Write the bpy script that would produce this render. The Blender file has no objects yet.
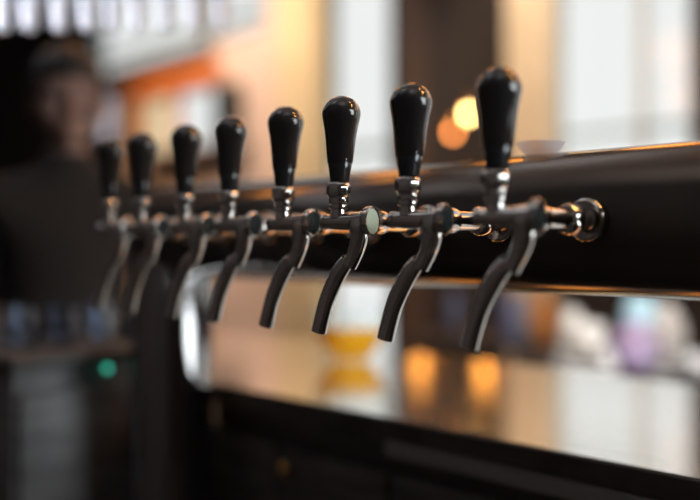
import bpy, bmesh, math, random
from mathutils import Vector, Matrix
random.seed(4)
S = bpy.context.scene
COL = S.collection

# ------------------------------------------------------------------ camera
F = 875.0; VPX = -480.0; HOR = 246.0
ANG = math.atan(830.0 / F); CA = math.cos(ANG); SA = math.sin(ANG)
ZC = 1.15
cam_d = bpy.data.cameras.new('camera'); cam = bpy.data.objects.new('camera', cam_d); COL.objects.link(cam)
cam.location = (0, 0, ZC)
cam.rotation_euler = (math.pi / 2, 0, math.pi / 2 - ANG)
cam_d.sensor_width = 36; cam_d.lens = 45; cam_d.shift_y = -4 / 700
cam_d.clip_start = 0.02
cam_d.dof.use_dof = True; cam_d.dof.focus_distance = 0.885; cam_d.dof.aperture_fstop = 1.15
S.camera = cam

# ------------------------------------------------------------------ world, sun, exposure
W = bpy.data.worlds.new('overcast_sky'); S.world = W; W.use_nodes = True
bgn = W.node_tree.nodes['Background']
bgn.inputs[0].default_value = (0.97, 1.0, 0.985, 1); bgn.inputs[1].default_value = 0.92
S.view_settings.view_transform = 'Standard'; S.view_settings.look = 'None'
S.view_settings.exposure = 0.0; S.view_settings.gamma = 1.0; S.view_settings.use_curve_mapping = False
S.cycles.use_denoising = True
S.cycles.max_bounces = 10; S.cycles.transparent_max_bounces = 16
S.cycles.sample_clamp_indirect = 6.0
S.cycles.caustics_reflective = False; S.cycles.caustics_refractive = False
sun_d = bpy.data.lights.new('sun', 'SUN'); sun = bpy.data.objects.new('sun', sun_d); COL.objects.link(sun)
sun_d.energy = 10.0; sun_d.angle = 0.02; sun_d.color = (1, .97, .93)
sun.rotation_euler = Vector((0.7, -1.1, -1.35)).to_track_quat('-Z', 'Y').to_euler()

# daylight falling in through the window of the right wall
day_d = bpy.data.lights.new('daylight', 'AREA'); day = bpy.data.objects.new('daylight', day_d); COL.objects.link(day)
day_d.shape = 'RECTANGLE'; day_d.size = 2.0; day_d.size_y = 1.55; day_d.energy = 85; day_d.color = (.90, .97, 1)
day.location = (2.14, 1.9, 1.725); day.rotation_euler = Vector((-1, 0, 0)).to_track_quat('-Z', 'Z').to_euler()

def lamp(kind, name, loc, watts, color, radius=.05, aim=None, spot=None):
    d = bpy.data.lights.new(name, kind); o = bpy.data.objects.new(name, d); COL.objects.link(o)
    d.energy = watts; d.color = color; d.shadow_soft_size = radius; o.location = loc
    if aim: o.rotation_euler = (Vector(aim) - Vector(loc)).to_track_quat('-Z', 'Y').to_euler()
    if spot: d.spot_size = math.radians(spot); d.spot_blend = .8
    return o

def at(x, y, Y):
    """the point of the vertical plane Y seen at (x, y) of the photograph"""
    D = F * Y / ((x - VPX) * CA)
    return Vector((-(D - Y * SA) / CA, Y, ZC + (HOR - y) * D / F))
def atd(x, y, D):
    R = (x - 350) * D / F
    return Vector((-CA * D + SA * R, SA * D + CA * R, ZC + (HOR - y) * D / F))

# ------------------------------------------------------------------ materials
def new_mat(name):
    m = bpy.data.materials.new(name); m.use_nodes = True
    return m, m.node_tree.nodes, m.node_tree.links
def pbr(name, col, rough=.5, metal=0, noise=0, scale=20, stretch=(1, 1, 1), rvar=0, bump=0, coat=0, emit=None, estr=0, spec=.5, trans=0, aniso=0):
    m, N, L = new_mat(name); b = N['Principled BSDF']
    b.inputs['Base Color'].default_value = (*col, 1); b.inputs['Roughness'].default_value = rough
    b.inputs['Metallic'].default_value = metal; b.inputs['Specular IOR Level'].default_value = spec
    b.inputs['Coat Weight'].default_value = coat; b.inputs['Transmission Weight'].default_value = trans
    b.inputs['Anisotropic'].default_value = aniso
    if emit: b.inputs['Emission Color'].default_value = (*emit, 1); b.inputs['Emission Strength'].default_value = estr
    if noise or rvar or bump:
        tc = N.new('ShaderNodeTexCoord'); mp = N.new('ShaderNodeMapping'); nz = N.new('ShaderNodeTexNoise')
        mp.inputs['Scale'].default_value = stretch; nz.inputs['Scale'].default_value = scale; nz.inputs['Detail'].default_value = 5
        L.new(tc.outputs['Object'], mp.inputs[0]); L.new(mp.outputs[0], nz.inputs['Vector'])
        if noise:
            r = N.new('ShaderNodeValToRGB')
            r.color_ramp.elements[0].position = .3; r.color_ramp.elements[1].position = .7
            r.color_ramp.elements[0].color = (*[c * (1 - noise) for c in col], 1)
            r.color_ramp.elements[1].color = (*[min(1, c * (1 + noise)) for c in col], 1)
            L.new(nz.outputs['Fac'], r.inputs[0]); L.new(r.outputs[0], b.inputs['Base Color'])
        if rvar:
            mr = N.new('ShaderNodeMapRange'); mr.inputs['To Min'].default_value = rough * (1 - rvar); mr.inputs['To Max'].default_value = rough * (1 + rvar)
            L.new(nz.outputs['Fac'], mr.inputs[0]); L.new(mr.outputs[0], b.inputs['Roughness'])
        if bump:
            bp = N.new('ShaderNodeBump'); bp.inputs['Strength'].default_value = bump; bp.inputs['Distance'].default_value = .002
            L.new(nz.outputs['Fac'], bp.inputs['Height']); L.new(bp.outputs[0], b.inputs['Normal'])
    return m
def pane_mat(name, tint=(1, 1, 1), refl=.02, edge=.5):
    m, N, L = new_mat(name); N.remove(N['Principled BSDF'])
    t = N.new('ShaderNodeBsdfTransparent'); t.inputs[0].default_value = (*tint, 1)
    g = N.new('ShaderNodeBsdfGlossy'); g.inputs['Roughness'].default_value = .02
    lw = N.new('ShaderNodeLayerWeight'); lw.inputs[0].default_value = .5
    pw = N.new('ShaderNodeMath'); pw.operation = 'POWER'; pw.inputs[1].default_value = 4
    fr = N.new('ShaderNodeMapRange'); fr.inputs['To Min'].default_value = refl; fr.inputs['To Max'].default_value = edge
    L.new(lw.outputs['Facing'], pw.inputs[0]); L.new(pw.outputs[0], fr.inputs[0])
    mx = N.new('ShaderNodeMixShader')
    L.new(fr.outputs[0], mx.inputs[0]); L.new(t.outputs[0], mx.inputs[1]); L.new(g.outputs[0], mx.inputs[2])
    L.new(mx.outputs[0], N['Material Output'].inputs[0])
    return m
def frosted(name, col):
    m, N, L = new_mat(name); b = N['Principled BSDF']
    b.inputs['Base Color'].default_value = (*col, 1); b.inputs['Roughness'].default_value = .25
    t = N.new('ShaderNodeBsdfTranslucent'); t.inputs[0].default_value = (*col, 1)
    tr = N.new('ShaderNodeBsdfTransparent')
    mx = N.new('ShaderNodeMixShader'); mx.inputs[0].default_value = .5
    mx2 = N.new('ShaderNodeMixShader'); mx2.inputs[0].default_value = .25
    L.new(b.outputs[0], mx.inputs[1]); L.new(t.outputs[0], mx.inputs[2])
    L.new(mx.outputs[0], mx2.inputs[1]); L.new(tr.outputs[0], mx2.inputs[2])
    L.new(mx2.outputs[0], N['Material Output'].inputs[0])
    return m

M = {}
M['black_plastic'] = pbr('black_plastic', (.028, .0275, .0275), .08, coat=.3, rvar=.3, scale=30)
M['chrome'] = pbr('chrome', (.55, .54, .53), .10, 1, rvar=.35, scale=60)
M['dark_chrome'] = pbr('dark_chrome', (.64, .63, .62), .10, 1, rvar=.35, scale=60)
M['smoked_cap'] = pbr('smoked_cap', (.03, .05, .06), .05, coat=1)
M['cap_reflection'] = pbr('cap_reflection', (.66, .97, .88), .30, 0, coat=.4, noise=.05, scale=90)  # bright window and sky reflection put into the colour of one cap
M['clear_ferrule'] = pbr('clear_ferrule', (.055, .06, .065), .16, .5, rvar=.2)
M['bronze'] = pbr('bronze', (.085, .080, .077), .15, 0, noise=.25, rvar=.25, scale=12, stretch=(.3, 3, 3), spec=.42)
M['bronze'].node_tree.nodes['Principled BSDF'].inputs['Specular Tint'].default_value = (1, .72, .50, 1)
M['black_steel'] = pbr('black_steel', (.10, .10, .105), .16, 1, rvar=.2)
M['column_steel'] = pbr('column_steel', (.30, .30, .31), .07, 1, rvar=.2)
M['counter_steel'] = pbr('counter_steel', (.88, .85, .81), .13, 1, noise=.05, rvar=.3, scale=14, stretch=(.4, 6, 1))
M['counter_edge'] = pbr('counter_edge', (.10, .096, .092), .5, noise=.3)
M['steel_ledge'] = pbr('steel_ledge', (.50, .51, .52), .35, .1, rvar=.2, scale=40)
M['dark_wood'] = pbr('dark_wood', (.028, .021, .018), .5, noise=.45, scale=6, stretch=(6, 6, .5), bump=.1)
M['brown_wood'] = pbr('brown_wood', (.085, .048, .032), .5, noise=.35, scale=6, stretch=(6, 6, .5), bump=.1)
M['cabinet'] = pbr('cabinet', (.13, .128, .127), .45, noise=.4, scale=8, stretch=(1, 1, 6))
M['peach'] = pbr('peach_plaster', (.80, .60, .48), .8, noise=.10, scale=3, bump=.1)
M['cream'] = pbr('cream_plaster', (.84, .66, .38), .75, noise=.08, scale=3, bump=.1)
M['pale_cream'] = pbr('pale_cream_plaster', (.80, .68, .50), .75, noise=.08, scale=3, bump=.1)
M['orange'] = pbr('orange_paint', (.75, .20, .035), .6, noise=.2, scale=4)
M['tan'] = pbr('tan_paint_and_shade', (.62, .40, .24), .7, noise=.15, scale=4)  # trim paint; on the lower wall, peach in less light put into the colour
M['grey_teal'] = pbr('grey_teal_paint', (.25, .30, .30), .6, noise=.2, scale=4)
M['frame_dark'] = pbr('frame_dark', (.02, .022, .018), .5, noise=.2)
M['frame_green'] = pbr('frame_green', (.10, .12, .045), .5, noise=.2)
M['frame_white'] = pbr('frame_white', (.72, .71, .66), .5, noise=.05)
M['floor'] = pbr('floor_boards', (.06, .050, .044), .35, noise=.4, scale=5, stretch=(.4, 8, 1))
M['ceiling'] = pbr('ceiling_paint', (.38, .385, .40), .8, noise=.1, scale=4)
M['room_dark'] = pbr('room_dark', (.085, .083, .085), .7, noise=.35, scale=2)
M['brass'] = pbr('brass', (.85, .52, .2), .2, 1, rvar=.2)
M['bulb'] = pbr('warm_bulb', (1, .6, .25), .4, emit=(1, .40, .07), estr=130)
M['amber_globe'] = pbr('amber_globe', (1, .6, .25), .4, emit=(1, .34, .048), estr=6.5)
M['bulb_dim'] = pbr('amber_bulb', (1, .5, .2), .4, emit=(1, .30, .07), estr=14)
M['bulb_bright'] = pbr('yellow_bulb', (1, .7, .35), .4, emit=(1, .66, .22), estr=36)
M['sconce_bulb'] = pbr('sconce_bulb', (1, .5, .2), .4, emit=(1, .38, .06), estr=15)
M['cord'] = pbr('cord_black', (.01, .01, .01), .6, noise=.2)
M['pane'] = pane_mat('window_pane')
M['pane_amber'] = pane_mat('amber_pane', (1, .92, .74))
M['pane_lilac'] = pane_mat('lilac_pane', (.93, .87, .91))
M['tumbler_glass'] = pane_mat('tumbler_glass', (.86, .90, .97), .10, .9)
M['glass'] = pane_mat('drinking_glass', (.97, .98, .98))
M['frosted'] = frosted('frosted_glass', (.86, .88, .92))
M['skin'] = pbr('skin', (.22, .13, .10), .5, noise=.08, scale=30)
M['hair'] = pbr('hair', (.012, .009, .008), .5, noise=.4, scale=80, stretch=(1, 1, .2))
M['cloth'] = pbr('dark_cloth', (.007, .0068, .007), .85, noise=.3, scale=120, bump=.3)
M['eye'] = pbr('eye', (.16, .13, .12), .15, noise=.05)
M['dish'] = pbr('dish_grey', (.52, .49, .43), .3, noise=.25, scale=25)
M['white'] = frosted('milky_glass', (.92, .92, .90))
M['lilac'] = frosted('lilac_glass', (.74, .66, .84))
M['paleblue'] = frosted('pale_blue_glass', (.66, .86, .93))
M['bluegrey'] = frosted('blue_grey_glass', (.40, .50, .74))
M['amber'] = frosted('amber_glass', (1, .60, .18))
M['teal_led'] = pbr('teal_light', (.1, .5, .4), .4, emit=(.06, .62, .42), estr=1.3)
def beer_mat():
    m, N, L = new_mat('orange_drink'); b = N['Principled BSDF']
    b.inputs['Base Color'].default_value = (.98, .50, .02, 1); b.inputs['Roughness'].default_value = .3
    t = N.new('ShaderNodeBsdfTranslucent'); t.inputs[0].default_value = (1, .52, .02, 1)
    p = N.new('ShaderNodeBsdfTransparent'); p.inputs[0].default_value = (1, .68, .10, 1)
    a = N.new('ShaderNodeMixShader'); a.inputs[0].default_value = .5
    c = N.new('ShaderNodeMixShader'); c.inputs[0].default_value = .94
    L.new(b.outputs[0], a.inputs[1]); L.new(t.outputs[0], a.inputs[2]); L.new(a.outputs[0], c.inputs[1]); L.new(p.outputs[0], c.inputs[2])
    L.new(c.outputs[0], N['Material Output'].inputs[0]); return m
M['beer'] = beer_mat()

# ------------------------------------------------------------------ mesh helpers
class MB:
    def __init__(s): s.bm = bmesh.new()
    def box(s, a, b, mi=0, bev=0):
        a, b = Vector(a), Vector(b); lo = Vector(map(min, a, b)); hi = Vector(map(max, a, b))
        r = bmesh.ops.create_cube(s.bm, size=1)
        for v in r['verts']: v.co = lo + Vector(((v.co.x + .5) * (hi.x - lo.x), (v.co.y + .5) * (hi.y - lo.y), (v.co.z + .5) * (hi.z - lo.z)))
        fs = {f for v in r['verts'] for f in v.link_faces}
        for f in fs: f.material_index = mi
        if bev:
            es = list({e for f in fs for e in f.edges})
            bmesh.ops.bevel(s.bm, geom=es, offset=bev, segments=2, affect='EDGES', profile=.5)
        return s
    def lathe(s, prof, seg=32, mat=None, cap=True):
        """prof: list of (r, z); mat: Matrix"""
        rings = []
        for r, z in prof:
            if r < 1e-6: rings.append([s.bm.verts.new((0, 0, z))])
            else: rings.append([s.bm.verts.new((r * math.cos(2 * math.pi * k / seg), r * math.sin(2 * math.pi * k / seg), z)) for k in range(seg)])
        for A, B in zip(rings, rings[1:]):
            for k in range(seg):
                k2 = (k + 1) % seg
                q = [A[k % len(A)], A[k2 % len(A)], B[k2 % len(B)], B[k % len(B)]]
                u = []
                for v in q:
                    if v not in u: u.append(v)
                if len(u) > 2: s.bm.faces.new(u)
        if cap:
            if len(rings[0]) > 1: s.bm.faces.new(list(reversed(rings[0])))
            if len(rings[-1]) > 1: s.bm.faces.new(rings[-1])
        if mat is not None:
            for R in rings:
                for v in R: v.co = mat @ v.co
        return s
    def sweep(s, pts, seg=20):
        """pts: list of (pos, r)"""
        P = [Vector(p) for p, r in pts]; n = len(P); up = Vector((1, .1, .05)); rings = []
        for i in range(n):
            t = (P[min(i + 1, n - 1)] - P[max(i - 1, 0)]).normalized()
            a = (up - t * up.dot(t)).normalized(); b = t.cross(a); up = a
            r = pts[i][1]
            rings.append([s.bm.verts.new(P[i] + a * r * math.cos(2 * math.pi * k / seg) + b * r * math.sin(2 * math.pi * k / seg)) for k in range(seg)])
        for A, B in zip(rings, rings[1:]):
            for k in range(seg): s.bm.faces.new((A[k], A[(k + 1) % seg], B[(k + 1) % seg], B[k]))
        s.bm.faces.new(list(reversed(rings[0]))); s.bm.faces.new(rings[-1])
        return s
    def cyl(s, a, b, r, seg=24):
        return s.sweep([(a, r), (b, r)], seg)
    def ball(s, c, r, seg=20):
        rr = (r, r, r) if not hasattr(r, '__len__') else r
        q = bmesh.ops.create_uvsphere(s.bm, u_segments=seg, v_segments=max(8, seg // 2), radius=1)
        for v in q['verts']: v.co = Vector(c) + Vector((v.co.x * rr[0], v.co.y * rr[1], v.co.z * rr[2]))
        return s
    def build(s, name, mats, parent=None, smooth=True, loc=None):
        bmesh.ops.recalc_face_normals(s.bm, faces=s.bm.faces[:])
        me = bpy.data.meshes.new(name); s.bm.to_mesh(me); s.bm.free()
        o = bpy.data.objects.new(name, me); COL.objects.link(o)
        for m in (mats if isinstance(mats, (list, tuple)) else [mats]): me.materials.append(m)
        if smooth:
            me.shade_smooth() if hasattr(me, 'shade_smooth') else None
            try: me.set_sharp_from_angle(angle=math.radians(38))
            except Exception: pass
        if parent: o.parent = parent
        if loc: o.location = loc
        return o
def tag(o, label, cat, group=None):
    o['label'] = label; o['category'] = cat
    if group: o['group'] = group
    return o
def struct(o): o['kind'] = 'structure'; return o
def empty(name, loc, label, cat, group=None, rz=0):
    o = bpy.data.objects.new(name, None); COL.objects.link(o); o.location = loc; o.rotation_euler.z = rz
    o.empty_display_size = .05
    return tag(o, label, cat, group)
def copy_tree(o, parent=None):
    c = o.copy(); COL.objects.link(c)
    if parent: c.parent = parent
    for ch in list(o.children): copy_tree(ch, c)
    return c
def smooth_path(keys, n=5):
    """Catmull-Rom through (pos, r)"""
    out = []
    K = [(Vector(p), r) for p, r in keys]
    for i in range(len(K) - 1):
        p0 = K[max(i - 1, 0)]; p1 = K[i]; p2 = K[i + 1]; p3 = K[min(i + 2, len(K) - 1)]
        for j in range(n):
            t = j / n
            f = lambda a, b, c, d: .5 * ((2 * b) + (c - a) * t + (2 * a - 5 * b + 4 * c - d) * t * t + (3 * b - a - 3 * c + d) * t ** 3)
            out.append((f(p0[0], p1[0], p2[0], p3[0]), f(p0[1], p1[1], p2[1], p3[1])))
    out.append(K[-1]); return out

# ------------------------------------------------------------------ room shell
YW = 4.0; CEIL = 4.2; XL, XR = -10.6, 2.0; YF = -1.6
struct(MB().box((XL - .1, YF - .1, -.1), (XR + .1, YW + .15, 0)).build('floor', M['floor'], smooth=False))
struct(MB().box((XL - .1, YF - .1, CEIL), (XR + .1, YW + .15, CEIL + .1)).build('ceiling', M['ceiling'], smooth=False))
struct(MB().box((XL - .1, YF, 0), (XL, YW, CEIL)).build('wall_left', M['room_dark'], smooth=False))
RW = (.9, 2.9, .95, 2.5)     # window in the right wall: y0, y1, z0, z1
rw = MB().box((XR, YF, 0), (XR + .1, RW[0], CEIL)).box((XR, RW[1], 0), (XR + .1, YW, CEIL)).box((XR, RW[0], 0), (XR + .1, RW[1], RW[2])).box((XR, RW[0], RW[3]), (XR + .1, RW[1], CEIL))
struct(rw.build('wall_right', M['room_dark'], smooth=False))
m6 = MB()
for ya, yb, za, zb in ((RW[0], RW[0] + .04, RW[2], RW[3]), (RW[1] - .04, RW[1], RW[2], RW[3]), (RW[0] + .04, RW[1] - .04, RW[2], RW[2] + .04), (RW[0] + .04, RW[1] - .04, RW[3] - .04, RW[3])):
    m6.box((XR + .02, ya, za), (XR + .08, yb, zb))
w6 = struct(m6.build('window_6', M['frame_white'], smooth=False))
MB().box((XR + .045, RW[0] + .04, RW[2] + .04), (XR + .051, RW[1] - .04, RW[3] - .04)).build('pane', M['pane'], w6, smooth=False)
struct(MB().box((XL - .1, YF - .1, 0), (XR + .1, YF, CEIL)).build('wall_front', M['room_dark'], smooth=False))

def X(x, Y=YW): return at(x, 246, Y).x
def Z(x, y, Y=YW): return at(x, y, Y).z
# openings: (x0, x1, z0, z1) in metres
holes = {
    'window_1': (X(548), X(692), 1.22, 2.95),
    'door_1': (X(321), X(392), 0.0, 3.1),
    'window_2': (X(136), X(214), Z(175, 151), Z(175, 91)),
    'window_3': (X(92), X(266), Z(175, 56), 4.05),
    'window_4': (X(89), X(113), Z(100, 146), Z(100, 94)),
    'window_5': (-1.5, 1.85, .85, 3.95),
}
xs = sorted({XL, XR, X(128), X(215), X(320), X(393), X(402), X(426), X(506)} | {h[i] for h in holes.values() for i in (0, 1)})
zs = sorted({0, CEIL, Z(170, 73), Z(240, 150), Z(170, 92), Z(170, 151)} | {h[i] for h in holes.values() for i in (2, 3)})
wb = MB()
mats = [M['dark_wood'], M['peach'], M['brown_wood'], M['tan'], M['grey_teal']]
for xa, xb in zip(xs, xs[1:]):
    for za, zb in zip(zs, zs[1:]):
        cx, cz = (xa + xb) / 2, (za + zb) / 2
        if any(h[0] < cx < h[1] and h[2] < cz < h[3] for h in holes.values()): continue
        if cx < X(128): mi = 0 if cx < X(60) or cz > 3 else 2
        elif cx < X(215): mi = 3 if cz < Z(170, 92) else 2
        elif cx < X(320): mi = 1
        elif cx < X(402): mi = 0
        elif cx < X(426): mi = 2
        else: mi = 0
        wb.box((xa, YW, za), (xb, YW + .15, zb), mi)
bmesh.ops.remove_doubles(wb.bm, verts=wb.bm.verts[:], dist=1e-5)
struct(wb.build('wall_back', mats, smooth=False))

def window(name, h, fm, cols=(), rows=(), fw=.04, panes=None, rowm=None, depth=(.02, .09)):
    """frame round the opening with mullions at the given X and transoms at the given Z; one pane per cell"""
    x0, x1, z0, z1 = h; y0, y1 = YW + depth[0], YW + depth[1]
    m = MB()
    m.box((x0, y0, z0), (x0 + fw, y1, z1)).box((x1 - fw, y0, z0), (x1, y1, z1))
    m.box((x0 + fw, y0, z0), (x1 - fw, y1, z0 + fw)).box((x0 + fw, y0, z1 - fw), (x1 - fw, y1, z1))
    fr = struct(m.build(name, fm, smooth=False))
    for c, w in cols: MB().box((c - w / 2, y0, z0 + fw), (c + w / 2, y1, z1 - fw)).build('mullion', fm, fr, smooth=False)
    for r, w in rows: MB().box((x0 + fw, y0 - .01, r - w / 2), (x1 - fw, y1 + .005, r + w / 2)).build('transom', rowm or fm, fr, smooth=False)
    ex = [x0 + fw] + [c for c, w in cols] + [x1 - fw]
    for i, (a, b) in enumerate(zip(ex, ex[1:])):
        pm = (panes or [M['pane']])[min(i, len(panes or [1]) - 1)]
        MB().box((a, YW + .05, z0 + fw), (b, YW + .056, z1 - fw)).build('pane', pm, fr, smooth=False)
    return fr
window('window_1', holes['window_1'], M['frame_white'], [(X(638), .022)], [(Z(600, 131), .014)], .02, rowm=M['frame_green'])
window('window_2', holes['window_2'], M['orange'], [(X(171), .03)], [], .02, [M['pane_amber'], M['pane']])
window('window_3', holes['window_3'], M['grey_teal'], [(X(205), .14)], [(Z(170, 38), .03)], .04)
window('window_4', holes['window_4'], M['frame_dark'], [], [], .03, [M['pane_lilac']])
window('window_5', holes['window_5'], M['frame_white'], [(-.25, .04)], [(2.0, .03)], .02)
dr = window('door_1', holes['door_1'], M['frame_dark'], [], [(Z(356, 150), .03)], .04, rowm=M['frame_green'])
MB().box((holes['door_1'][0] + .04, YW + .03, .04), (holes['door_1'][1] - .04, YW + .08, .22)).build('kick_panel', M['frame_dark'], dr, smooth=False)
# pilasters and boards on the back wall
struct(MB().box((X(277, 3.88), 3.88, 0), (X(318, 3.88), YW, CEIL), bev=.01).build('trim_1', M['cream']))
struct(MB().box((X(505, 3.88), 3.88, 0), (X(549, 3.88), YW, CEIL), bev=.01).build('trim_2', M['pale_cream']))
struct(MB().box((X(126, 3.93), 3.93, Z(170, 91, 3.93)), (X(214, 3.93), YW, Z(170, 72, 3.93)), bev=.01).build('trim_3', M['orange']))
struct(MB().box((X(126, 3.93), 3.93, Z(170, 178, 3.93)), (X(137, 3.93), YW, Z(170, 91, 3.93)), bev=.01).build('trim_4', M['tan']))
struct(MB().box((X(213, 3.9), 3.9, Z(220, 152, 3.9)), (X(233, 3.9), YW, Z(220, 84, 3.9)), bev=.01).build('trim_5', M['frame_dark']))
struct(MB().box((X(137, 3.85), 3.85, Z(170, 158, 3.85)), (X(234, 3.85), YW, Z(170, 151, 3.85)), bev=.005).build('trim_6', M['frame_dark']))
struct(MB().box((XL, 3.97, 0), (X(322, 3.97), YW, .35), bev=.005).build('baseboard_back', M['dark_wood']))

# ceiling spots washing the far wall (unseen fills added to brighten it, above the frame)
lamp('SPOT', 'back_wall_fill', (X(298), 2.35, 4.1), 200, (1, .78, .58), .06, (X(290), 4.0, 1.25), 80)
lamp('SPOT', 'back_wall_fill', (X(225), 2.3, 4.1), 200, (1, .80, .70), .06, (X(235), 4.0, 1.3), 90)
lamp('SPOT', 'back_wall_fill', (X(160), 2.9, 4.1), 120, (1, .60, .34), .06, (X(165), 4.0, 2.2), 80)
lamp('SPOT', 'back_wall_fill', (X(526), 2.9, 4.1), 330, (1, .80, .58), .06, (X(526), 4.0, 1.8), 50)

# unseen fills on the wall behind the camera, added to lift the dark tones
for wx in (-4.5, -1.5, 1.0): lamp('SPOT', 'front_wall_fill', (wx, -.5, 4.0), 36, (.95, .98, 1), .08, (wx, -1.6, 1.9), 110)

for ux, uy in ((-7, 0), (-4.5, .2), (-2, -.4), (.6, -.2), (-3, 2.2)): lamp('SPOT', 'ceiling_fill', (ux, uy, 3.3), 85, (.97, .98, 1), .1, (ux, uy, 4.2), 150)  # unseen upward fills added to brighten the ceiling and lift the blacks

# ------------------------------------------------------------------ tap tower: pipe on two columns
RY, RZ, RR = .824, ZC + .0245, .077
tower = empty('tap_tower', (-1.19, RY, 0), 'fat dark bronze pipe running behind the eight beer taps on a round column', 'tap tower')
RX0, RX1 = -1.36, .9
def to_local(o, root): o.location = -Vector(root.location); return o
pipe = MB(); R90 = Matrix.Rotation(math.pi / 2, 4, 'Y')
prof = [(RR * .80, 0), (RR * .93, .004), (RR, .012), (RR, RX1 - RX0 - .012), (RR * .93, RX1 - RX0 - .004), (RR * .80, RX1 - RX0)]
pipe.lathe(prof, 96, Matrix.Translation((RX0, RY, RZ)) @ R90)
to_local(pipe.build('pipe', M['bronze'], tower), tower)
cx_ = at(172, 246, RY).x
for cx in (cx_, .75):
    c = MB().lathe([(.071, .012), (.071, RZ - .04)], 64, Matrix.Translation((cx, RY, 0)))
    col = to_local(c.build('column', M['column_steel'], tower), tower)
    b = MB().lathe([(.12, 0), (.12, .008), (.115, .013), (.075, .015), (.072, .03)], 48, Matrix.Translation((cx, RY, 0)))
    b.build('base_flange', M['black_steel'], col)

# ------------------------------------------------------------------ beer taps
TY = .613; TZ = ZC + .0250
def lean(mb):
    for v in mb.bm.verts:
        v.co.x += .026 * v.co.z * .69; v.co.y += .026 * v.co.z * .72
    return mb
def make_tap():
    root = bpy.data.objects.new('beer_tap', None); COL.objects.link(root); root.empty_display_size = .03
    # handle: black bulb-topped lever
    prof = [(.0105, .0600), (.0128, .0602), (.0132, .0615), (.0138, .0665), (.0145, .0725), (.0156, .0845), (.0174, .0969), (.0188, .1035), (.0197, .1080), (.0200, .1118),
            (.0196, .1145), (.0185, .1178), (.0163, .1217), (.0122, .1258), (.0085, .1279), (.0045, .1292), (.0, .1296)]
    lean(MB().lathe(prof, 48)).build('handle', M['black_plastic'], root)
    lean(MB().lathe([(.0092, .0408), (.0097, .0411), (.0100, .0435), (.0110, .0510), (.0124, .0598), (.0122, .0604)], 40)).build('ferrule', M['clear_ferrule'], root)
    # knurled nut, rounded hex
    nut = MB()
    nut.lathe([(.0085, .0175), (.0100, .0182), (.0104, .0215), (.0100, .0238), (.0120, .0255), (.0129, .0285), (.0130, .0330), (.0126, .0375), (.0108, .0402), (.006, .0410)], 8)
    bmesh.ops.bevel(nut.bm, geom=[e for e in nut.bm.edges], offset=.0007, segments=2, affect='EDGES')
    nut.build('lock_nut', M['chrome'], root)
    MB().lathe([(.0092, .004), (.0080, .010), (.0074, .013), (.0098, .0135), (.0102, .0155), (.0096, .0175), (.0076, .017), (.0076, .0178)], 32).build('stem', M['chrome'], root)
    # barrel lying across, its cap turned to the camera side
    e = Matrix.Rotation(math.radians(14), 4, 'Z') @ R90
    MB().lathe([(.0055, -.0195), (.0075, -.019), (.0083, -.0175), (.0083, -.0145), (.0074, -.0135), (.0076, -.010), (.0085, -.004), (.0090, .006), (.0090, .016), (.0096, .024), (.0105, .030), (.0112, .036)], 40, e).build('barrel', M['dark_chrome'], root)
    cap = MB().lathe([(.0118, .0345), (.0146, .0350), (.0153, .0362), (.0153, .0398), (.0147, .0414), (.0132, .0418), (.0126, .0408), (.0, .0404)], 48, e, cap=False).build('end_cap', M['chrome'], root)
    MB().lathe([(.0125, .0400), (.0125, .0409), (.010, .0415), (.006, .0418), (.0, .0419)], 48, e).build('cap_face', M['smoked_cap'], cap)
    # neck and spout, swung along the pipe away from the cap
    yy = .004
    neck = smooth_path([((.0265, yy, .002), .0105), ((.0275, yy, -.005), .0118), ((.0278, yy, -.013), .0102), ((.0250, yy, -.024), .0088), ((.0200, yy, -.034), .0082), ((.0135, yy - .001, -.0450), .0080)], 6)
    MB().sweep(neck, 28).build('neck', M['dark_chrome'], root)
    spout = smooth_path([((.0105, yy, -.0390), .0076), ((.0005, yy - .001, -.0495), .0086), ((-.0100, yy - .002, -.0655), .0086), ((-.0190, yy - .004, -.0850), .0085), ((-.0280, yy - .006, -.1155), .0084)], 7)
    MB().sweep(spout, 28).build('spout', M['dark_chrome'], root)
    # shank into the pipe
    D = Matrix.Translation((.012, 0, 0)) @ Matrix.Rotation(-math.pi / 2, 4, 'X')
    MB().lathe([(.0085, .000), (.0095, .008), (.0095, .030), (.0125, .031), (.0130, .034), (.0130, .048), (.0125, .051), (.0098, .052), (.0098, .088), (.0128, .0885), (.0148, .092), (.0148, .104), (.0128, .1075), (.0098, .108), (.0098, .126)], 32, D).build('shank', M['chrome'], root)
    MB().lathe([(.0102, .1195), (.0185, .1200), (.0205, .1220), (.0210, .1250), (.0210, .1340)], 40, D).build('wall_flange', M['chrome'], root)
    return root
tap_labels = [
    'blurred black-handled beer tap nearest the camera, rightmost and tallest in the row',
    'beer tap second from the right, handle standing just left of the two glowing round lamps',
    'sharply focused black-handled beer tap with a pale mint window reflection coloured onto its barrel end',
    'sharp beer tap left of the one with the mint reflection, dark glassy end disc with chrome rim',
    'beer tap standing before the peach wall, fifth from the right',
    'beer tap whose handle crosses the bright left window, sixth from the right',
    'blurred beer tap second from the far left end, next to last along the pipe',
    'blurred beer tap at the far left end, last and smallest of the row',
]
proto = make_tap()
for i, lab in enumerate(tap_labels):
    o = proto if i == 0 else copy_tree(proto)
    o.location = (at([495.5, 408, 338.5, 283, 228.5, 184, 140.5, 109][i], 246, TY).x, TY, TZ)
    tag(o, lab, 'beer tap', 'beer taps along the pipe')
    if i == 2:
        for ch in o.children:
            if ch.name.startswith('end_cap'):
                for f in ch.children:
                    f.data = f.data.copy(); f.data.materials[0] = M['cap_reflection']; f['label'] = 'cap disc coloured as a pale mint window reflection'
                    f.scale = (1, 1, 1)

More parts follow.
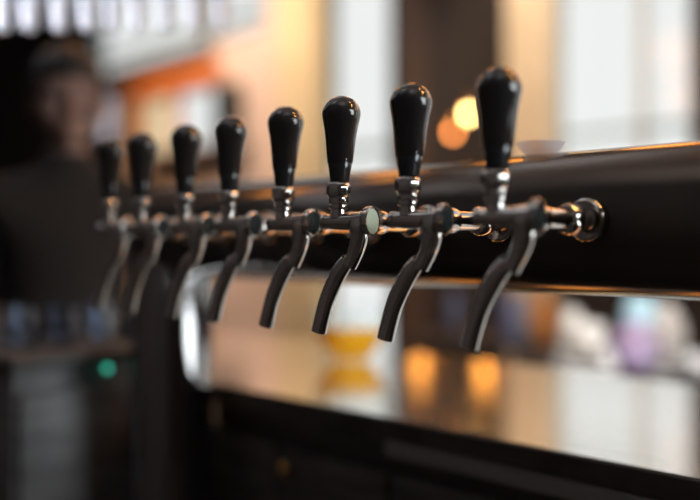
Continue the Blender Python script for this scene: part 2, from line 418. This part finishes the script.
# small dish on the pipe
dp = at(541, 152, RY); dp.z = RZ + RR - .0005
d = MB().lathe([(.0, .0), (.016, 0), (.0185, .002), (.024, .008), (.0275, .0135), (.0268, .0142), (.023, .0095), (.017, .004), (.0, .0035)], 40, cap=False)
tag(d.build('dish', M['frosted'], loc=dp), 'small pale grey shallow dish resting on top of the pipe', 'dish')

# ------------------------------------------------------------------ bar counter and cabinets
CT = ZC - .25
P1 = at(186, 246, .92); P2 = at(186, 246, 1.53)
def prism(mb, poly, z0, z1, mi=0):
    lo = [mb.bm.verts.new((p[0], p[1], z0)) for p in poly]; hi = [mb.bm.verts.new((p[0], p[1], z1)) for p in poly]
    n = len(poly); fs = [mb.bm.faces.new(list(reversed(lo))), mb.bm.faces.new(hi)]
    for k in range(n): fs.append(mb.bm.faces.new((lo[k], lo[(k + 1) % n], hi[(k + 1) % n], hi[k])))
    for f in fs: f.material_index = mi
    return mb
counter = empty('bar_counter', (0, 1.2, CT - .03), 'long polished steel topped bar counter running behind the taps', 'counter')
poly = [(P1.x, .92), (1.9, .92), (1.9, 1.53), (P2.x, 1.53)]
to_local(prism(MB(), poly, CT - .004, CT).build('counter_top', M['counter_steel'], counter, smooth=False), counter)
to_local(prism(MB(), poly, CT - .031, CT - .0041).build('counter_edge', M['counter_edge'], counter, smooth=False), counter)

def cabinet(x0, x1, doors, knobs, label, ledge=None):
    root = empty('bar_cabinet', ((x0 + x1) / 2, 1.2, 0), label, 'cabinet')
    b = MB().box((x0, .955, .08), (x1, 1.45, CT - .0315)).box((x0, 1.0, 0), (x1, 1.45, .08))
    to_local(b.build('carcass', M['cabinet'], root, smooth=False), root)
    for (a, c), k in zip(doors, knobs):
        dd = to_local(MB().box((a + .004, .932, .10), (c - .004, .9548, CT - .085), bev=.003).build('door', M['cabinet'], root), root)
        if k:
            K = Matrix.Translation((k[0], .932, k[1])) @ Matrix.Rotation(math.pi / 2, 4, 'X')
            MB().lathe([(.005, 0), (.005, .010), (.011, .013), (.013, .019), (.010, .024), (0, .026)], 24, K).build('knob', M['brass'], dd)
    if ledge:
        to_local(MB().box((ledge[0], .922, ZC - .308), (ledge[1], .9545, ZC - .284), bev=.0025).build('ledge', M['steel_ledge'], root), root)
    return root
xm = -.90
kA = at(200, 473, .93); kB = at(291, 468, .93)
cabinet(P1.x + .05, xm - .001, [(P1.x + .05, -1.16), (-1.16, xm)], [(kA.x + .05, kA.z), (kB.x, kB.z)], 'dark cabinet with two brass knobs under the left end of the counter')
cabinet(xm, .45, [(xm, -.23), (-.23, .45)], [(-.30, .60), (-.16, .60)], 'dark cabinet with a steel ledge under the right part of the counter', (xm, .449))
cabinet(.451, 1.88, [(.451, 1.16), (1.16, 1.88)], [(1.1, .60), (1.22, .60)], 'dark cabinet under the counter, beyond the right edge of view', (.451, 1.88))

# drink on the counter
gp = at(351, 359, 1.32); gp.z = CT + .0003
g = empty('drink_glass', gp, 'flared glass of orange drink standing on the steel counter', 'glass')
MB().lathe([(q_ * 1.12, z_) for q_, z_ in [(.0, .0), (.034, 0), (.036, .002), (.050, .026), (.0715, .062), (.0765, .085), (.0770, .118), (.0758, .118), (.0753, .085), (.0703, .062), (.0487, .026), (.0345, .006), (0, .006)]], 48, cap=False).build('glass_body', M['glass'], g)
MB().lathe([(q_ * 1.12, z_) for q_, z_ in [(0, .0062), (.0343, .0062), (.0484, .026), (.0700, .062), (0, .0625)]], 48, cap=False).build('drink', M['beer'], g)

# ------------------------------------------------------------------ lamps
def bulb_prof(r): return [(.35 * r, 1.35 * r), (.45 * r, 1.1 * r)] + [(r * math.sin(a), r * math.cos(a)) for a in [math.pi * k / 12 for k in range(2, 12)]] + [(0, -r)]
def pendant(pos, r, bm, label, watts=0, color=(1, .55, .2)):
    root = empty('pendant_lamp', (pos[0], pos[1], CEIL), label, 'lamp', 'warm pendant lamps')
    h = pos[2] - CEIL
    MB().cyl((0, 0, 0), (0, 0, h + 1.35 * r + .05), .003, 8).build('cord', M['cord'], root)
    MB().lathe([(.004, h + 1.35 * r + .055), (.012, h + 1.35 * r + .05), (.014, h + 1.3 * r), (.010, h + 1.25 * r)], 20).build('socket', M['brass'], root)
    MB().lathe(bulb_prof(r), 24, Matrix.Translation((0, 0, h))).build('bulb', bm, root)
    if watts: lamp('POINT', 'bulb_light', (pos[0], pos[1], pos[2] - r - .02), watts, color, r)
    return root
pendant(at(453, 133, 3.5), .017, M['bulb_dim'], 'bare orange bulb hanging before the dark wall, lower of the two')
pendant(at(469, 114, 3.45), .017, M['bulb_bright'], 'brighter yellow bulb half hidden behind the nearest tap handle')
for k, p in enumerate([(-.02, 1.30, 2.25), (.28, 1.30, 2.25), (-.30, 1.30, 2.55)]):
    pendant(p, .045, M['bulb'], 'warm bulb hanging over the bar, %s' % ['middle of its row', 'rightmost of its row', 'highest of its row'][k], 0)
globes = [(-3.3, 1.3, 2.35, 'farthest of the two over the counter'), (-2.3, 1.3, 2.35, 'nearer of the two over the counter'), (-2.9, 2.2, 2.5, 'farthest over the tables'),
          (-2.0, 2.2, 2.32, 'second farthest over the tables'), (-1.3, 2.2, 2.22, 'middle one over the tables'), (-.5, 2.15, 1.95, 'second from the right over the tables'), (-.95, 2.2, 2.08, 'third from the right over the tables'), (.3, 2.15, 1.95, 'rightmost over the tables')]
for x_, y_, z_, w_ in globes: pendant((x_, y_, z_), .13, M['amber_globe'], 'amber globe lamp on a cord, ' + w_)
def sconce(x, label):
    p = at(x, 207, 3.9)
    root = empty('wall_sconce', (p.x, YW, p.z), label, 'lamp', 'wall sconces behind the pipe')
    MB().box((-.03, -.012, -.09), (.03, 0, -.02), bev=.004).build('back_plate', M['brass'], root)
    MB().sweep([((0, -.012, -.055), .006), ((0, -.07, -.06), .006), ((0, -.1, -.05), .006), ((0, -.1, -.03), .012)], 12).build('arm', M['brass'], root)
    MB().ball((0, -.1, 0), .032).build('bulb', M['sconce_bulb'], root)
sconce(420, 'left amber wall sconce mirrored in the counter as an orange streak')
sconce(484, 'right amber wall sconce mirrored in the counter as an orange streak')

# ------------------------------------------------------------------ hanging glass rack (upper left)
rk0 = atd(-10, 30, 1.75); rk1 = atd(240, 30, 1.75)
dirv = (rk1 - rk0); L_ = dirv.length; ang = math.atan2(dirv.y, dirv.x)
rz_top = rk0.z + .235
rack = empty('glass_rack', (rk0.x, rk0.y, rz_top), 'dark overhead rack at upper left with wine glasses hanging from it', 'rack', rz=ang)
MB().box((-.05, -.10, .025), (L_ + .05, .10, .055), bev=.003).build('board', M['cabinet'], rack)
for yy in (-.045, -.0125, .0125, .045):
    MB().box((-.05, yy - .006, .001), (L_ + .05, yy + .006, .025)).build('runner', M['cabinet'], rack)
rax = Vector((math.cos(ang), math.sin(ang), 0)); ray_ = Vector((-math.sin(ang), math.cos(ang), 0)); r0 = Vector((rk0.x, rk0.y, rz_top))
lamp('SPOT', 'rack_fill', r0 + rax * -.85 + ray_ * -.34 + Vector((0, 0, -.10)), 190, (.86, .90, 1), .02, r0 + rax * .25 + Vector((0, 0, -.16)), 24)  # unseen spot added to brighten the hanging glasses
MB().box((-.05, -.112, -.10), (L_ + .05, -.101, .055)).build('light_baffle', M['cabinet'], rack)  # unseen strip added to keep the rack's light off the taps
for xx in (0, L_): MB().cyl((xx, 0, .055), (xx, 0, CEIL - rz_top), .006, 10).build('hanging_rod', M['cabinet'], rack)
gx = [2, 30, 60, 88, 113, 138, 166, 194, 222]
wproto = None
names = ['first from the left end', 'second from the left end', 'third from the left end', 'fourth from the left end', 'middle one of the row', 'fourth from the right end', 'third from the right end', 'second from the right end', 'last at the right end']
for k, px in enumerate(gx):
    if wproto is None:
        r = bpy.data.objects.new('wine_glass', None); COL.objects.link(r); wproto = r; o = r
        MB().lathe([(.0, .0), (.023, .0), (.024, -.0015), (.010, -.005), (.004, -.010)], 32, Matrix.Translation((0, 0, .0)), cap=False).build('foot', M['frosted'], r)
        MB().lathe([(.0042, -.008), (.0036, -.03), (.0036, -.075), (.006, -.088)], 20, cap=False).build('stem', M['frosted'], r)
        MB().lathe([(.004, -.086), (.010, -.094), (.017, -.112), (.0195, -.140), (.0175, -.185), (.0135, -.235), (.0125, -.235), (.0165, -.185), (.0185, -.140), (.016, -.113), (.009, -.096), (.0, -.090)], 32, cap=False).build('bowl', M['frosted'], r)
    else: o = copy_tree(wproto)
    p = atd(px, 30, 1.75)
    o.location = (p.x, p.y, rz_top + .0005); o.rotation_euler.z = ang
    row = .0
    tag(o, 'wine glass hanging upside down in the overhead rack, ' + names[k], 'wine glass', 'wine glasses in the rack')

# ------------------------------------------------------------------ back bar (far left)
bb = empty('back_bar_cabinet', (-3.3, 1.0, 0), 'low dark back bar cabinet with two doors, behind the person', 'cabinet')
b = MB().box((-3.6, .1, .06), (-3.02, 1.78, .86)).box((-3.62, .08, .86), (-2.98, 1.80, .89))
to_local(b.build('carcass', M['cabinet'], bb, smooth=False), bb)
for ya, yb in ((.1, .94), (.94, 1.78)):
    dd = to_local(MB().box((-3.019, ya + .01, .1), (-3.0, yb - .01, .83), bev=.003).build('door', M['cabinet'], bb), bb)
    MB().cyl((-2.985, yb - .08, .45), (-2.985, yb - .08, .62), .007, 12).cyl((-3.0, yb - .08, .46), (-2.985, yb - .08, .46), .005, 8).cyl((-3.0, yb - .08, .61), (-2.985, yb - .08, .61), .005, 8).build('handle', M['brass'], dd)
stand = empty('service_stand', (-1.58, .73, 0), 'narrow dark service stand left of the column with a tiny teal light', 'stand')
to_local(MB().box((-1.72, .60, .05), (-1.46, .86, .945), bev=.004).build('carcass', M['cabinet'], stand), stand)
to_local(MB().box((-1.73, .59, .9451), (-1.43, .87, .963), bev=.003).build('stand_top', M['counter_edge'], stand), stand)
dd = to_local(MB().box((-1.4599, .61, .08), (-1.445, .85, .90), bev=.003).build('door', M['cabinet'], stand), stand)
MB().cyl((-1.43, .83, .55), (-1.43, .83, .72), .006, 12).cyl((-1.447, .83, .56), (-1.43, .83, .56), .004, 8).cyl((-1.447, .83, .71), (-1.43, .83, .71), .004, 8).build('handle', M['brass'], dd)
to_local(MB().ball((-1.443, .767, .930), .0065).build('indicator_light', M['teal_led'], stand), stand)
tl = [(.66, 'leftmost of the three'), (.74, 'middle of the three'), (.818, 'rightmost of the three')]
tproto = None
for k, (px, nm) in enumerate(tl):
    if tproto is None:
        tproto = o = MB().lathe([(0, 0), (.024, 0), (.0255, .004), (.029, .075), (.0278, .075), (.024, .008), (0, .007)], 28, cap=False).build('tumbler', M['tumbler_glass'])
    else: o = tproto.copy(); COL.objects.link(o)
    o.location = (-1.56, px, .9632)
    tag(o, 'small clear tumbler on the dark service stand, ' + nm, 'tumbler', 'tumblers on the service stand')

# ------------------------------------------------------------------ tables beyond the counter
def table(x, y, label, r=.42):
    root = empty('round_table', (x, y, 0), label, 'table')
    MB().lathe([(0, .715), (r - .02, .715), (r, .722), (r, .742), (r - .006, .75), (0, .75)], 48, cap=False).build('table_top', M['dark_wood'], root)
    MB().lathe([(.035, .015), (.03, .05), (.03, .68), (.07, .7145)], 24).build('pedestal', M['black_steel'], root)
    MB().lathe([(.22, 0), (.22, .012), (.05, .03), (.0, .03)], 32).build('foot_plate', M['black_steel'], root)
    return root
tA = at(625, 246, 2.85); tB = at(488, 246, 3.15)
table(tA.x, tA.y, 'dark round table behind the counter at right, set with pale jars', .40)
table(tB.x, tB.y, 'dark round table behind the counter left of the brighter set one', .34)
def vase(px, Y, r, h, mat, label, cat, name, shape):
    p = at(px, 246, Y)
    P = {'jar': [(0, 0), (.8, 0), (1, .08), (1, .75), (.75, .92), (.75, 1), (.66, 1), (.66, .9), (.88, .72), (.88, .1), (0, .06)],
         'vase': [(0, 0), (.6, 0), (.85, .2), (1, .45), (.85, .72), (.45, .9), (.55, 1), (.45, 1), (.36, .9), (.75, .7), (.88, .45), (.6, .1), (0, .06)],
         'cup': [(0, 0), (.62, 0), (.68, .04), (.9, .6), (1, 1), (.93, 1), (.82, .58), (.6, .1), (0, .08)]}[shape]
    tag(MB().lathe([(a * r, b * h) for a, b in P], 32, cap=False).build(name, mat, loc=(p.x, p.y, .7503)), label, cat)
vase(572, 2.72, .038, .17, M['white'], 'white jar on the right table, leftmost of the set', 'jar', 'jar', 'jar')
vase(592, 2.70, .045, .13, M['white'], 'round white cup on the right table, next to the leftmost jar', 'cup', 'cup', 'cup')
vase(635, 2.62, .075, .15, M['lilac'], 'rounded lilac vase in front on the right table', 'vase', 'vase', 'vase')
vase(640, 2.95, .06, .22, M['paleblue'], 'tall pale blue jar at the back of the right table', 'jar', 'jar', 'jar')
vase(668, 2.85, .06, .20, M['white'], 'tall white vase at the right end of the right table', 'vase', 'vase', 'vase')
vase(512, 3.0, .055, .20, M['bluegrey'], 'blue-grey jar on the left table beside the nearest spout', 'jar', 'jar', 'jar')
vase(545, 3.05, .05, .22, M['amber'], 'amber vase on the left table just under the pipe', 'vase', 'vase', 'vase')
vase(455, 3.2, .04, .18, M['bluegrey'], 'blue-grey vase on the left table between the two nearest spouts', 'vase', 'vase', 'vase')

# ------------------------------------------------------------------ barman
def skin_mesh(name, verts, edges, radii, sub=2):
    me = bpy.data.meshes.new(name); me.from_pydata(verts, edges, [])
    o = bpy.data.objects.new(name, me); COL.objects.link(o)
    md = o.modifiers.new('skin', 'SKIN'); md.use_smooth_shade = True
    sv = me.skin_vertices
    if not sv:
        bm = bmesh.new(); bm.from_mesh(me); bm.verts.layers.skin.verify(); bm.to_mesh(me); bm.free(); sv = me.skin_vertices
    for i, r in enumerate(radii):
        sv[0].data[i].radius = r if hasattr(r, '__len__') else (r, r)
    sv[0].data[0].use_root = True
    ss = o.modifiers.new('sub', 'SUBSURF'); ss.levels = sub; ss.render_levels = sub
    dg = bpy.context.evaluated_depsgraph_get(); ev = o.evaluated_get(dg)
    out = bpy.data.meshes.new_from_object(ev, depsgraph=dg)
    bpy.data.objects.remove(o)
    return out
def chain_graph():
    V, E, R = [], [], []
    def add(p, r, prev=None):
        V.append(p); R.append(r); i = len(V) - 1
        if prev is not None: E.append((prev, i))
        return i
    return V, E, R, add
V, E, R, add = chain_graph()
pel = add((0, 0, .86), (.13, .095)); sp1 = add((0, .0, .98), (.125, .09), pel); ch = add((0, .005, 1.16), (.14, .095), sp1)
ub = add((0, -.005, 1.27), (.12, .075), ch); nk = add((0, .0, 1.345), (.05, .05), ub); hd = add((0, .012, 1.43), (.05, .055), nk)
fing = []
for s in (-1, 1):
    sh = add((s * .165, -.005, 1.275), .05, ub); el = add((s * .215, .0, 1.03), .038, sh); wr = add((s * .205, .15, .86), .026, el)
    pm = add((s * .198, .205, .815), (.036, .018), wr)
    hp = add((s * .085, 0, .80), .085, pel); kn = add((s * .095, .015, .45), .055, hp); an = add((s * .10, -.01, .08), .036, kn)
    toe = add((s * .11, .13, .035), .035, an)
    fing.append(s)
body_me = skin_mesh('body_skin', V, E, R)
bmb = MB(); bmb.bm.from_mesh(body_me)
# hands: palm with five fingers, curled slightly
for s in (-1, 1):
    base = Vector((s * .196, .225, .80)); fwd = Vector((0, .72, -.69)).normalized(); side = Vector((1, 0, 0)); dn = Vector((0, -.69, -.72))
    for j, (off, ln) in enumerate(((-.027, .068), (-.009, .078), (.009, .074), (.027, .058))):
        o_ = base + side * off * s
        p1 = o_ + fwd * ln * .45; p2 = p1 + (fwd * .85 + dn * .5).normalized() * ln * .32; p3 = p2 + (fwd * .5 + dn * .85).normalized() * ln * .25
        bmb.sweep(smooth_path([(o_ - fwd * .03, .0085), (p1, .0082), (p2, .0074), (p3, .006)], 4), 10)
        bmb.ball(p3, .006, 10)
    t0 = base - fwd * .035 - side * s * .028
    bmb.sweep(smooth_path([(t0, .011), (t0 - side * s * .022 + fwd * .025, .0095), (t0 - side * s * .028 + fwd * .058, .0075)], 4), 10).ball(t0 - side * s * .028 + fwd * .058, .0075, 10)
    bmb.ball(base - fwd * .025, (.042, .032, .032), 16)
HZ = 1.505
bmb.ball((0, -.005, HZ + .012), (.075, .095, .108), 28)
bmb.ball((0, .035, HZ - .060), (.052, .055, .052), 20)      # jaw
bmb.ball((0, .078, HZ - .098), (.022, .020, .018), 14)      # chin
bmb.ball((0, .098, HZ - .018), (.012, .018, .026), 14)      # nose
bmb.ball((0, .104, HZ - .034), (.017, .016, .012), 14)
bmb.ball((0, .090, HZ - .066), (.024, .012, .007), 14); bmb.ball((0, .088, HZ - .076), (.021, .012, .008), 14)   # lips
for s in (-1, 1):
    bmb.ball((s * .034, .076, HZ + .022), (.024, .010, .008), 14)   # brow
    bmb.ball((s * .042, .065, HZ - .03), (.024, .024, .024), 14)    # cheek
    bmb.ball((s * .077, -.005, HZ - .005), (.010, .020, .032), 14)  # ear
raw = bmb.build('raw_body', M['skin'])
rm = raw.modifiers.new('remesh', 'REMESH'); rm.mode = 'VOXEL'; rm.voxel_size = .0065; rm.use_smooth_shade = True
sm = raw.modifiers.new('smooth', 'SMOOTH'); sm.iterations = 3; sm.factor = .5
dg = bpy.context.evaluated_depsgraph_get(); bme = bpy.data.meshes.new_from_object(raw.evaluated_get(dg), depsgraph=dg)
bpy.data.objects.remove(raw)
pp = atd(68, 246, 2.02)
person = empty('person', (pp.x, pp.y, 0), 'dark-haired person in dark clothes standing past the far end of the taps', 'person')
bo = bpy.data.objects.new('body', bme); COL.objects.link(bo); bo.parent = person
bme.materials.clear(); bme.materials.append(M['skin'])
def clothes(name, keep, grow, extra=()):
    V2, E2, R2 = [], [], []; mp = {}
    for i, v in enumerate(V):
        if keep(i): mp[i] = len(V2); V2.append(v); R2.append(tuple(a + grow for a in (R[i] if hasattr(R[i], '__len__') else (R[i], R[i]))))
    E2 = [(mp[a], mp[b]) for a, b in E if a in mp and b in mp]
    for p_, r_, a_ in extra: V2.append(p_); R2.append(r_); E2.append((mp[a_], len(V2) - 1))
    me = skin_mesh(name, V2, E2, R2); me.materials.clear(); me.materials.append(M['cloth'])
    o = bpy.data.objects.new(name, me); COL.objects.link(o); o.parent = person
    return o
# indices: 0 pel 1 sp1 2 ch 3 ub 4 nk 5 hd, then per side sh el wr pm hp kn an toe
sw = {0, 1, 2, 3, 4, 6, 7, 8, 14, 15, 16}; tr = {0, 10, 11, 12, 18, 19, 20}
clothes('sweater', lambda i: i in sw, .014, [((0, 0, .76), (.165, .13), 0), ((0, .008, 1.40), (.066, .066), 4)]); clothes('trousers', lambda i: i in tr, .012, [((0, 0, 1.0), (.13, .10), 0)])
for s in (-1, 1):
    MB().ball((s * .108, .06, .045), (.05, .125, .05), 20).build('shoe', M['black_plastic'], person)
    MB().ball((s * .032, .0835, HZ + .003), (.011, .0085, .006), 14).build('eye', M['eye'], person)
hb = MB().ball((0, -.014, HZ + .024), (.087, .105, .116), 32)
kill = [v for v in hb.bm.verts if (v.co.y > .048 and v.co.z < HZ + .040) or (v.co.y > .0 and v.co.z < HZ - .0) or v.co.z < HZ - .075]
bmesh.ops.delete(hb.bm, geom=kill, context='VERTS')
hair = hb.build('hair', M['hair'], person); so = hair.modifiers.new('thick', 'SOLIDIFY'); so.thickness = .012; so.offset = -1
person.rotation_euler.z = math.radians(-112); person.scale = (1, 1, .985)
